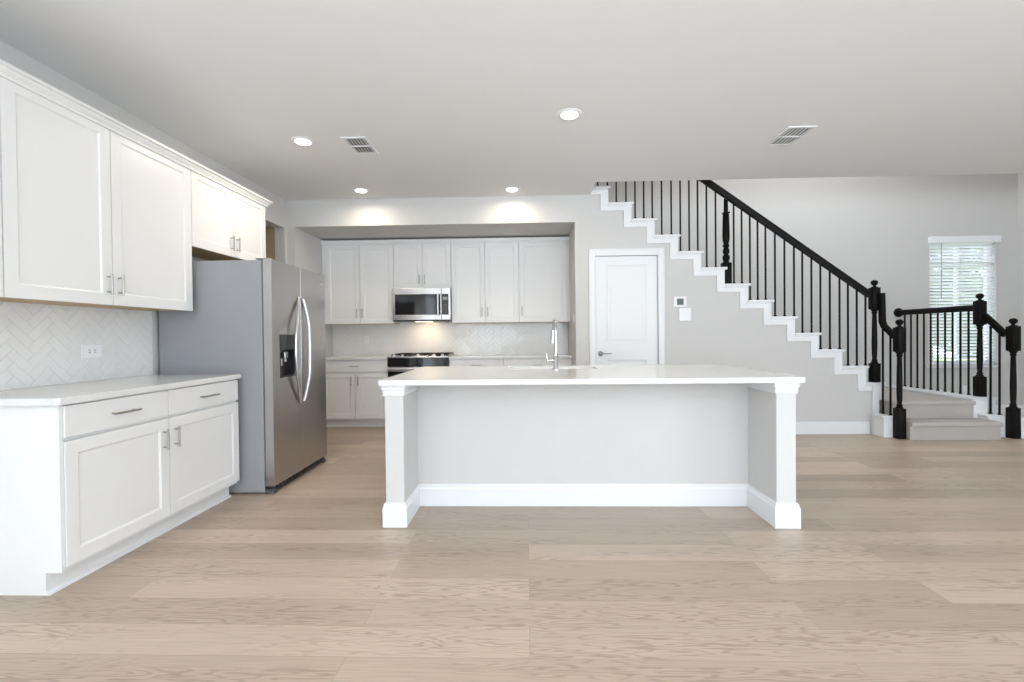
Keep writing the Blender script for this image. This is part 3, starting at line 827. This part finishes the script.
base_back(-.298, XA-.003, 'white base cabinet at the right end of the back counter behind the faucet', 2)
CZ = .918
b = slab_rounded(XK+.002, RX0-.004, YC-.045, YK-.002, CZ-.033, CZ, .01, []); tag(obj('countertop', b, M_QTZ), 'white quartz countertop left of the range', 'countertop')
b = slab_rounded(RX1+.004, XA-.003, YC-.045, YK-.002, CZ-.033, CZ, .01, []); tag(obj('countertop', b, M_QTZ), 'white quartz countertop right of the range on the back wall', 'countertop')
b = BM(); box(b, RX0-.003, RX1+.003, YK-.03, YK-.002, CZ-.033, CZ); struct('trim_3', b, M_QTZ)
herring('tile_backsplash', XA-.003-(XK+.002), ZU0-CZ+.0, lambda u, v, w: (XK+.002+u, YK-.0005-w, CZ+.0005+v), 'white herringbone tile backsplash behind the range on the back wall')

# back uppers
YU = 6.357           # carcass front (doors to 6.336)
def upper_back(x0, x1, z0, z1, ndoor, label, hz, hside=None):
    r = empty('wall_cabinet', ((x0+x1)/2, YU, z0), label, 'cabinet')
    b = BM(); box(b, x0, x1, YU, YK-.002, z0+.012, z1); child('carcass', b, M_CAB, r)
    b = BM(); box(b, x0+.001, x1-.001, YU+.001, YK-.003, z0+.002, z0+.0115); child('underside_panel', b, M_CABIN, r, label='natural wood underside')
    wd = (x1-x0)/ndoor
    for k in range(ndoor):
        a, c = x0+k*wd+g, x0+(k+1)*wd-g
        d = child('door', shaker_y(a, c, z0, z1-.012, YU-.021), M_CAB, r)
        xh = (c-.033) if (k == 0 and ndoor > 1) else (a+.033)
        sub('handle', pull_bm(True, .125, 'y'), M_HANDLE, d, (xh, YU-.021, hz), r, smooth=True)
ZB0, ZB1 = 1.360, 2.438
upper_back(-2.71, -1.787, ZB0, ZB1, 2, 'white two-door wall cabinet left of the microwave', 1.50)
upper_back(-1.785, -1.008, 1.83, ZB1, 2, 'short white two-door wall cabinet above the microwave', 1.945)
upper_back(-1.006, -.097, ZB0, ZB1, 2, 'white two-door wall cabinet right of the microwave', 1.50)
upper_back(-.095, .545, ZB0, ZB1, 1, 'white single-door wall cabinet at the right end above the faucet', 1.50)
b = BM(); box(b, XK+.002, -2.712, YU-.005, YU+.02, ZB0, ZB1); box(b, .547, XA-.001, YU-.005, YU+.02, ZB0, ZB1); struct('trim_4', b, M_CAB)
b = BM(); sweep(b, [(XK+.002, YU-.021, ZB1-.010), (XA-.001, YU-.021, ZB1-.010)], [(0, 0), (.008, 0), (.010, .012), (.022, .026), (.024, .040), (.034, .043), (.034, .054), (0, .054)])
box(b, XK+.002, XA-.001, YU-.021, YU+.05, ZB1+.0005, ZB1+.044)
tag(obj('crown_moulding', b, M_CAB), 'white crown moulding on the back wall cabinets under the soffit', 'moulding')

# ------------------------------------------------------------------ microwave
MY = 6.235
mw = empty('microwave', (-1.39, MY, 1.385), 'stainless over-the-range microwave below the short cabinet', 'microwave')
mx0, mx1, mz0, mz1 = -1.778, -1.006, 1.383, 1.822
b = BM(); box(b, mx0, mx1, MY+.03, YK-.012, mz0+.01, mz1, .004); child('body', b, M_DGREY, mw)
dx = -1.125
b = BM(); z0, z1 = mz0+.085, mz1-.085
box(b, mx0, dx, MY, MY+.03, z1, mz1, .004, 2); box(b, mx0, dx, MY, MY+.03, mz0+.015, z0, .004, 2); box(b, mx0, mx0+.035, MY, MY+.03, z0, z1); box(b, dx-.01, dx, MY, MY+.03, z0, z1)
md = child('door', b, M_STEELH, mw)
b = BM(); box(b, mx0+.035, dx-.01, MY+.004, MY+.02, z0, z1); obj('door_glass', b, M_BGLASS, md)
b = BM(); tube(b, [(-1.165, MY-.035, z0-.01), (-1.165, MY-.035, z1+.01)], .012, 10)
for zz_ in (z0+.01, z1-.01): tube(b, [(-1.165, MY-.035, zz_), (-1.165, MY+.005, zz_)], .008, 8)
obj('handle', b, M_BRIGHT, md, smooth=True)
b = BM(); box(b, dx+.003, mx1, MY, MY+.03, z1, mz1, .004, 2); box(b, dx+.003, mx1, MY, MY+.03, mz0+.015, z0, .004, 2); box(b, mx1-.022, mx1, MY, MY+.03, z0, z1)
cp = child('control_frame', b, M_STEELH, mw)
b = BM(); box(b, dx+.003, mx1-.022, MY+.003, MY+.02, z0, z1); obj('control_panel', b, M_BPLAS, cp)
b = BM(); box(b, dx+.022, mx1-.038, MY+.001, MY+.003, z1-.075, z1-.035); obj('display', b, mat('display_grey', (.25, .28, .28), .2), cp)
b = BM()
for i in range(3):
    for k in range(4): box(b, dx+.022+i*.020, dx+.036+i*.020, MY+.001, MY+.003, z0+.02+k*.033, z0+.04+k*.033, .001)
obj('buttons', b, mat('button_grey', (.06, .06, .065), .3), cp)
b = BM(); box(b, mx0+.002, mx1-.002, MY+.012, YK-.02, mz0, mz0+.012, .002)
child('vent_underside', b, M_BPLAS, mw)
b = BM(); box(b, -1.50, -1.28, MY+.12, MY+.17, mz0-.004, mz0+.001); child('cooktop_lamp', b, emit('cooktop_lamp_lens', (1, .8, .55), 6), mw)
area('cooktop_light', (-1.39-mw.location.x, MY+.2-mw.location.y, mz0-.01-mw.location.z), (math.radians(8), 0, 0), .22, .06, 1.6, (1, .76, .50), mw)

# ------------------------------------------------------------------ range
RY = 6.02
rg = empty('range', (-1.4, RY, 0), 'black and stainless slide-in gas range under the microwave', 'range')
b = BM(); box(b, RX0+.003, RX1-.003, RY+.03, YK-.035, .03, .905); child('body', b, M_DGREY, rg)
b = BM(); box(b, RX0, RX1, RY+.0, YK-.035, .9055, .926, .004, 2); child('cooktop', b, M_STEELH, rg)
b = BM(); prism(b, [(RY-.012, .800), (RY+.03, .800), (RY+.03, .9050), (RY+.0, .9050)], 'x', RX0+.002, RX1-.002); cp = child('control_panel', b, M_BGLASS, rg)
b = BM(); box(b, RX0+.004, RX1-.004, RY-.012, RY+.03, .20, .792, .006, 2); od = child('oven_door', b, M_BGLASS, rg)
b = BM(); tube(b, [(RX0+.03, RY-.05, .765), (RX1-.03, RY-.05, .765)], .016, 10); 
for s in (RX0+.06, RX1-.06): tube(b, [(s, RY-.05, .765), (s, RY-.01, .765)], .010, 8)
box(b, RX0+.004, RX1-.004, RY-.020, RY-.012, .735, .790, .003)
obj('handle', b, M_BRIGHT, od, smooth=True)
b = BM(); box(b, RX0+.004, RX1-.004, RY-.008, RY+.03, .05, .19, .006, 2); child('warming_drawer', b, M_STEELH, rg)
for k in range(5):
    b = BM(); xx = RX0+.07+k*(.11 if k < 2 else .11)+(0 if k < 2 else .19 if k > 2 else .095)
    lathe(b, [(.022, 0), (.020, .022), (.012, .026)], xx, RY+.055, 16, 'z', .926); child('knob', b, M_BRIGHT, rg, smooth=True)
gx = [RX0+.02, RX0+.267, RX0+.52, RX1-.02]
for k in range(3):
    b = BM(); a, c = gx[k]+.004, gx[k+1]-.004; y0, y1, zt = RY+.10, YK-.06, .953
    for yy in (y0, (y0+y1)/2, y1): box(b, a, c, yy-.006, yy+.006, zt-.012, zt, .002)
    for xx in (a+.006, (a+c)/2, c-.006): box(b, xx-.006, xx+.006, y0, y1, zt-.012, zt, .002)
    for yy in (y0+.1, y1-.1): box(b, a+.03, c-.03, yy-.005, yy+.005, zt-.012, zt, .002)
    for xx in (a+.006, c-.006):
        for yy in (y0, y1): box(b, xx-.006, xx+.006, yy-.006, yy+.006, .926, zt-.01)
    child('burner_grate', b, M_BLACK, rg)
for xx in (RX0+.15, RX1-.15):
    for yy in (RY+.20, YK-.18):
        b = BM(); lathe(b, [(.045, 0), (.045, .008), (.03, .012), (.03, .018), (.012, .019)], xx, yy, 20, 'z', .926); child('burner_cap', b, M_BLACK, rg, smooth=True)

# ------------------------------------------------------------------ island
IX0, IX1, IY, IYB = -.882, 1.616, 2.895, 4.07
CW = .117                       # column width
IPY = 3.262                     # recessed back panel
isl = empty('kitchen_island', ((IX0+IX1)/2, 3.5, 0), 'grey kitchen island with white base and two end columns', 'island')
b = BM(); box(b, IX0+.002, IX1-.002, IPY, IYB, .002, .8815); child('body', b, M_WALL, isl)
for s, x0, x1 in ((0, IX0, IX0+CW), (1, IX1-CW, IX1)):
    b = BM(); box(b, x0, x1, IY, IPY-.001, .002, .8812, .003)
    col = child('end_wall', b, M_WALL, isl)
    b = BM(); P3 = [(x0, IPY-.002, .8145), (x0, IY, .8145), (x1, IY, .8145), (x1, IPY-.002, .8145)]
    CAP = [(0, 0), (.008, 0), (.009, .020), (.006, .024), (.010, .032), (.015, .040), (.015, .066), (0, .066)]
    sweep(b, P3, CAP)
    obj('capital', b, M_TRIM, col)
    if s == 0: pth = [(x0, IYB-.01, .002), (x0, IY, .002), (x1, IY, .002), (x1, IPY, .002), (IX1-CW, IPY, .002)]
    else: pth = [(x0, IPY, .002), (x0, IY, .002), (x1, IY, .002), (x1, IYB-.01, .002)]
    b = BM(); BB2 = [(0, 0), (.017, 0), (.017, .118), (.011, .132), (.011, .142), (.004, .150), (0, .150)]
    sweep(b, pth, BB2); obj('base_moulding', b, M_TRIM, col)
# kitchen-side doors and drawers of the island
nx = 4; ww = (IX1-IX0-.02)/nx
for k in range(nx):
    a = IX0+.01+k*ww+g; c = a+ww-2*g
    b = shaker_y(a, c, .125, .87, 0)
    for v in b.verts: v.co.y = IYB+.021-v.co.y
    child('door', b, M_CAB, isl)
# worktop with sink cut-out
SX0, SX1, SY0, SY1 = -.150, .560, 3.700, 4.030
TX0, TX1, TY0, TY1, TZ0, TZ1 = -.903, 1.640, 2.842, 4.125, .882, .914
b = BM()
for q in [(TX0, TX1, TY0, SY0), (TX0, TX1, SY1, TY1), (TX0, SX0, SY0, SY1), (SX1, TX1, SY0, SY1)]: box(b, q[0], q[1], q[2], q[3], TZ0, TZ1)
bmesh.ops.remove_doubles(b, verts=b.verts, dist=1e-5)
seen = {}
for f in list(b.faces):
    k = tuple(round(x, 4) for x in f.calc_center_median())
    if k in seen: b.faces.remove(f); b.faces.remove(seen.pop(k)) if seen.get(k) else None
    else: seen[k] = f
tag(obj('countertop', b, M_QTZ), 'large white quartz countertop of the island holding the sink', 'countertop')
b = BM()
zt = TZ0-.001; dp = .20; t_ = .004
box(b, SX0-.02, SX1+.02, SY0-.018, SY0+.0, zt-.004, zt); box(b, SX0-.02, SX1+.02, SY1, SY1+.018, zt-.004, zt); box(b, SX0-.02, SX0, SY0, SY1, zt-.004, zt); box(b, SX1, SX1+.02, SY0, SY1, zt-.004, zt)
box(b, SX0-t_, SX1+t_, SY0-t_, SY0, zt-dp, zt); box(b, SX0-t_, SX1+t_, SY1, SY1+t_, zt-dp, zt); box(b, SX0-t_, SX0, SY0, SY1, zt-dp, zt); box(b, SX1, SX1+t_, SY0, SY1, zt-dp, zt); box(b, SX0-t_, SX1+t_, SY0-t_, SY1+t_, zt-dp-t_, zt-dp)
lathe(b, [(.04, 0), (.038, .003), (.02, .002)], (SX0+SX1)/2, (SY0+SY1)/2, 20, 'z', zt-dp)
tag(obj('sink', b, mat('sink_steel', (.30, .30, .30), .4, metal=1)), 'stainless undermount sink set in the island countertop', 'sink')

# faucet
fc = empty('faucet', (.222, 3.635, TZ1), 'tall chrome pull-down faucet standing on the island countertop', 'faucet')
b = BM(); lathe(b, [(.027, 0), (.027, .006), (.020, .010), (.0185, .012), (.0185, .105), (.015, .11)], 0, 0, 24)
tube(b, [(-.010, 0, .070), (-.025, 0, .070), (-.068, 0, .070)], .012, 12)
obj('body', b, M_CHROME, fc, smooth=True)
b = BM(); pts = [(0, 0, .10), (0, 0, .30)]
for k in range(1, 13):
    a = math.pi*k/12; pts.append((-.006*k/12*1.5, .085-.085*math.cos(a), .30+.085*math.sin(a)))
obj('spout', (tube(b, pts, .0115, 14), b)[1], M_CHROME, fc, smooth=True)
b = BM(); tube(b, [(-.010, .171, .305), (-.014, .172, .24), (-.016, .172, .20)], [.013, .015, .017], 14); obj('spray_head', b, M_CHROME, fc, smooth=True)
b = BM(); tube(b, [(-.064, 0, .060), (-.066, 0, .085), (-.072, -.002, .125)], [.013, .008, .005], 12); obj('lever', b, M_CHROME, fc, smooth=True)

# ------------------------------------------------------------------ wall devices
r = empty('thermostat', (1.795, YW, 1.552), 'white thermostat with dark screen on the wall right of the pantry door', 'thermostat')
b = BM(); box(b, -.075, .075, -.018, -.0005, -.062, .062, .006, 2); obj('housing', b, M_WPLAS, r)
b = BM(); box(b, -.038, .038, -.0195, -.018, -.035, .038, .0005); obj('screen', b, mat('dark_lcd', (.05, .07, .06), .2), r)
r = empty('intercom', (1.848, YW, 1.405), 'plain white square wall plate just below the thermostat', 'wall plate')
b = BM(); box(b, -.070, .070, -.022, -.0005, -.076, .076, .006, 2); obj('cover', b, M_WPLAS, r)
bpy.data.objects[r.name].name = 'wall_plate'
def wall_switch(name, loc, label, axis='x'):
    r = empty(name, loc, label, 'light switch')
    b = BM(); box(b, -.006, 0, -.036, .036, -.058, .058, .002, 2); obj('cover_plate', b, M_WPLAS, r)
    b = BM(); box(b, -.010, -.006, -.016, .016, -.032, .032, .001); obj('rocker', b, M_WPLAS, r)
wall_switch('light_switch', (XA, 5.80, 1.385), 'white light switch on the alcove side wall right of the back cabinets')
def outlet_y(x, y, z, label):
    r = empty('outlet', (x, y, z), label, 'outlet')
    b = BM(); box(b, -.035, .035, -.006, 0, -.057, .057, .002, 2); obj('cover_plate', b, M_WPLAS, r)
    b = BM(); box(b, -.017, .017, -.009, -.006, -.034, .034, .002)
    for s in (-1, 1):
        for q in (-1, 1): box(b, q*.006-.0015, q*.006+.0015, -.0095, -.009, s*.018-.004, s*.018+.005, mi=1)
    obj('receptacle', b, [M_WPLAS, M_DGREY], r)
outlet_y(-2.27, YK-.0135, 1.14, 'white outlet on the back wall tiles left of the range')
outlet_y(6.12-.0, YF-.0005, .36, 'white outlet low on the far wall below the blind')

# ------------------------------------------------------------------ ceiling fittings
LT = [(-1.856, 3.925, 12), (.336, 3.558, 14), (-1.837, 5.26, 5), (-.148, 5.332, 4.2)]
LBL = ['recessed ceiling light near the left wall cabinets and the left vent', 'largest recessed ceiling light above the island', 'recessed ceiling light washing the bulkhead above the microwave side', 'recessed ceiling light washing the bulkhead left of the stairs']
for (x, y, p), lb in zip(LT, LBL):
    r = empty('ceiling_light', (x, y, H), lb, 'ceiling light')
    b = BM(); lathe(b, [(.062, -.001), (.064, -.010), (.075, -.011), (.090, -.006), (.095, -.0005), (.094, 0)], 0, 0, 32); obj('trim_ring', b, M_TRIM, r, smooth=True)
    b = BM(); lathe(b, [(.061, -.008), (.058, -.014), (.03, -.017), (.001, -.018)], 0, 0, 32); obj('lens', b, M_LENS, r, smooth='all')
    area('lamp', (0, 0, -.022), (0, 0, 0), .11, .11, p, WARM, r, shape='DISK', spread=(165 if y > 5 else 180))
def vent(x0, x1, y0, y1, label):
    r = empty('ceiling_vent', ((x0+x1)/2, (y0+y1)/2, H), label, 'vent')
    hx, hy = (x1-x0)/2, (y1-y0)/2; f = .025
    b = BM()
    for q in ((-hx, hx, -hy, -hy+f), (-hx, hx, hy-f, hy), (-hx, -hx+f, -hy+f, hy-f), (hx-f, hx, -hy+f, hy-f)): box(b, q[0], q[1], q[2], q[3], -.010, -.0005, .002)
    obj('frame', b, M_TRIM, r)
    b = BM(); box(b, -hx+f, hx-f, -hy+f, hy-f, -.002, -.0008); obj('backing', b, M_BPLAS, r)
    b = BM(); n = 6; w = (2*hx-2*f)/n
    for k in range(n):
        xc = -hx+f+w*(k+.5); c = .001
        prism(b, [(xc+c+.0035, -.010), (xc+c-.0035, -.010), (xc-c-.0035, -.004), (xc-c+.0035, -.004)], 'y', -hy+f, hy-f)
    box(b, -hx+f, hx-f, -.006, .006, -.013, -.003)
    obj('louvres', b, M_TRIM, r)
vent(-1.515, -1.305, 3.86, 4.215, 'white ceiling vent with dark gaps beside the left recessed light')
vent(2.10, 2.335, 3.86, 4.235, 'white ceiling vent near the stair railing at the right')
# unseen housing added around the stairwell fill lamp
r = empty('added_flush_light', (3.6, 6.1, H2), 'unseen flush ceiling lamp added above the stairwell', 'ceiling light')
b = BM(); box(b, -.82, .82, -.27, .27, -.05, -.001, .01, 2); obj('housing', b, M_TRIM, r)

# ------------------------------------------------------------------ groups of repeats
GR = {'wall_cabinet': 'white wall cabinets of the kitchen', 'base_cabinet': 'white base cabinets of the kitchen', 'ceiling_light': 'recessed ceiling lights',
      'ceiling_vent': 'white ceiling vents', 'countertop': 'white quartz countertops', 'tile_backsplash': 'herringbone tile backsplashes', 'outlet': 'white wall outlets',
      'stair_railing': 'black stair railings', 'crown_moulding': 'cabinet crown mouldings', 'tree': 'trees outside the window'}
for o in C.objects:
    k = o.name.split('.')[0]
    if o.parent is None and k in GR: o['group'] = GR[k]
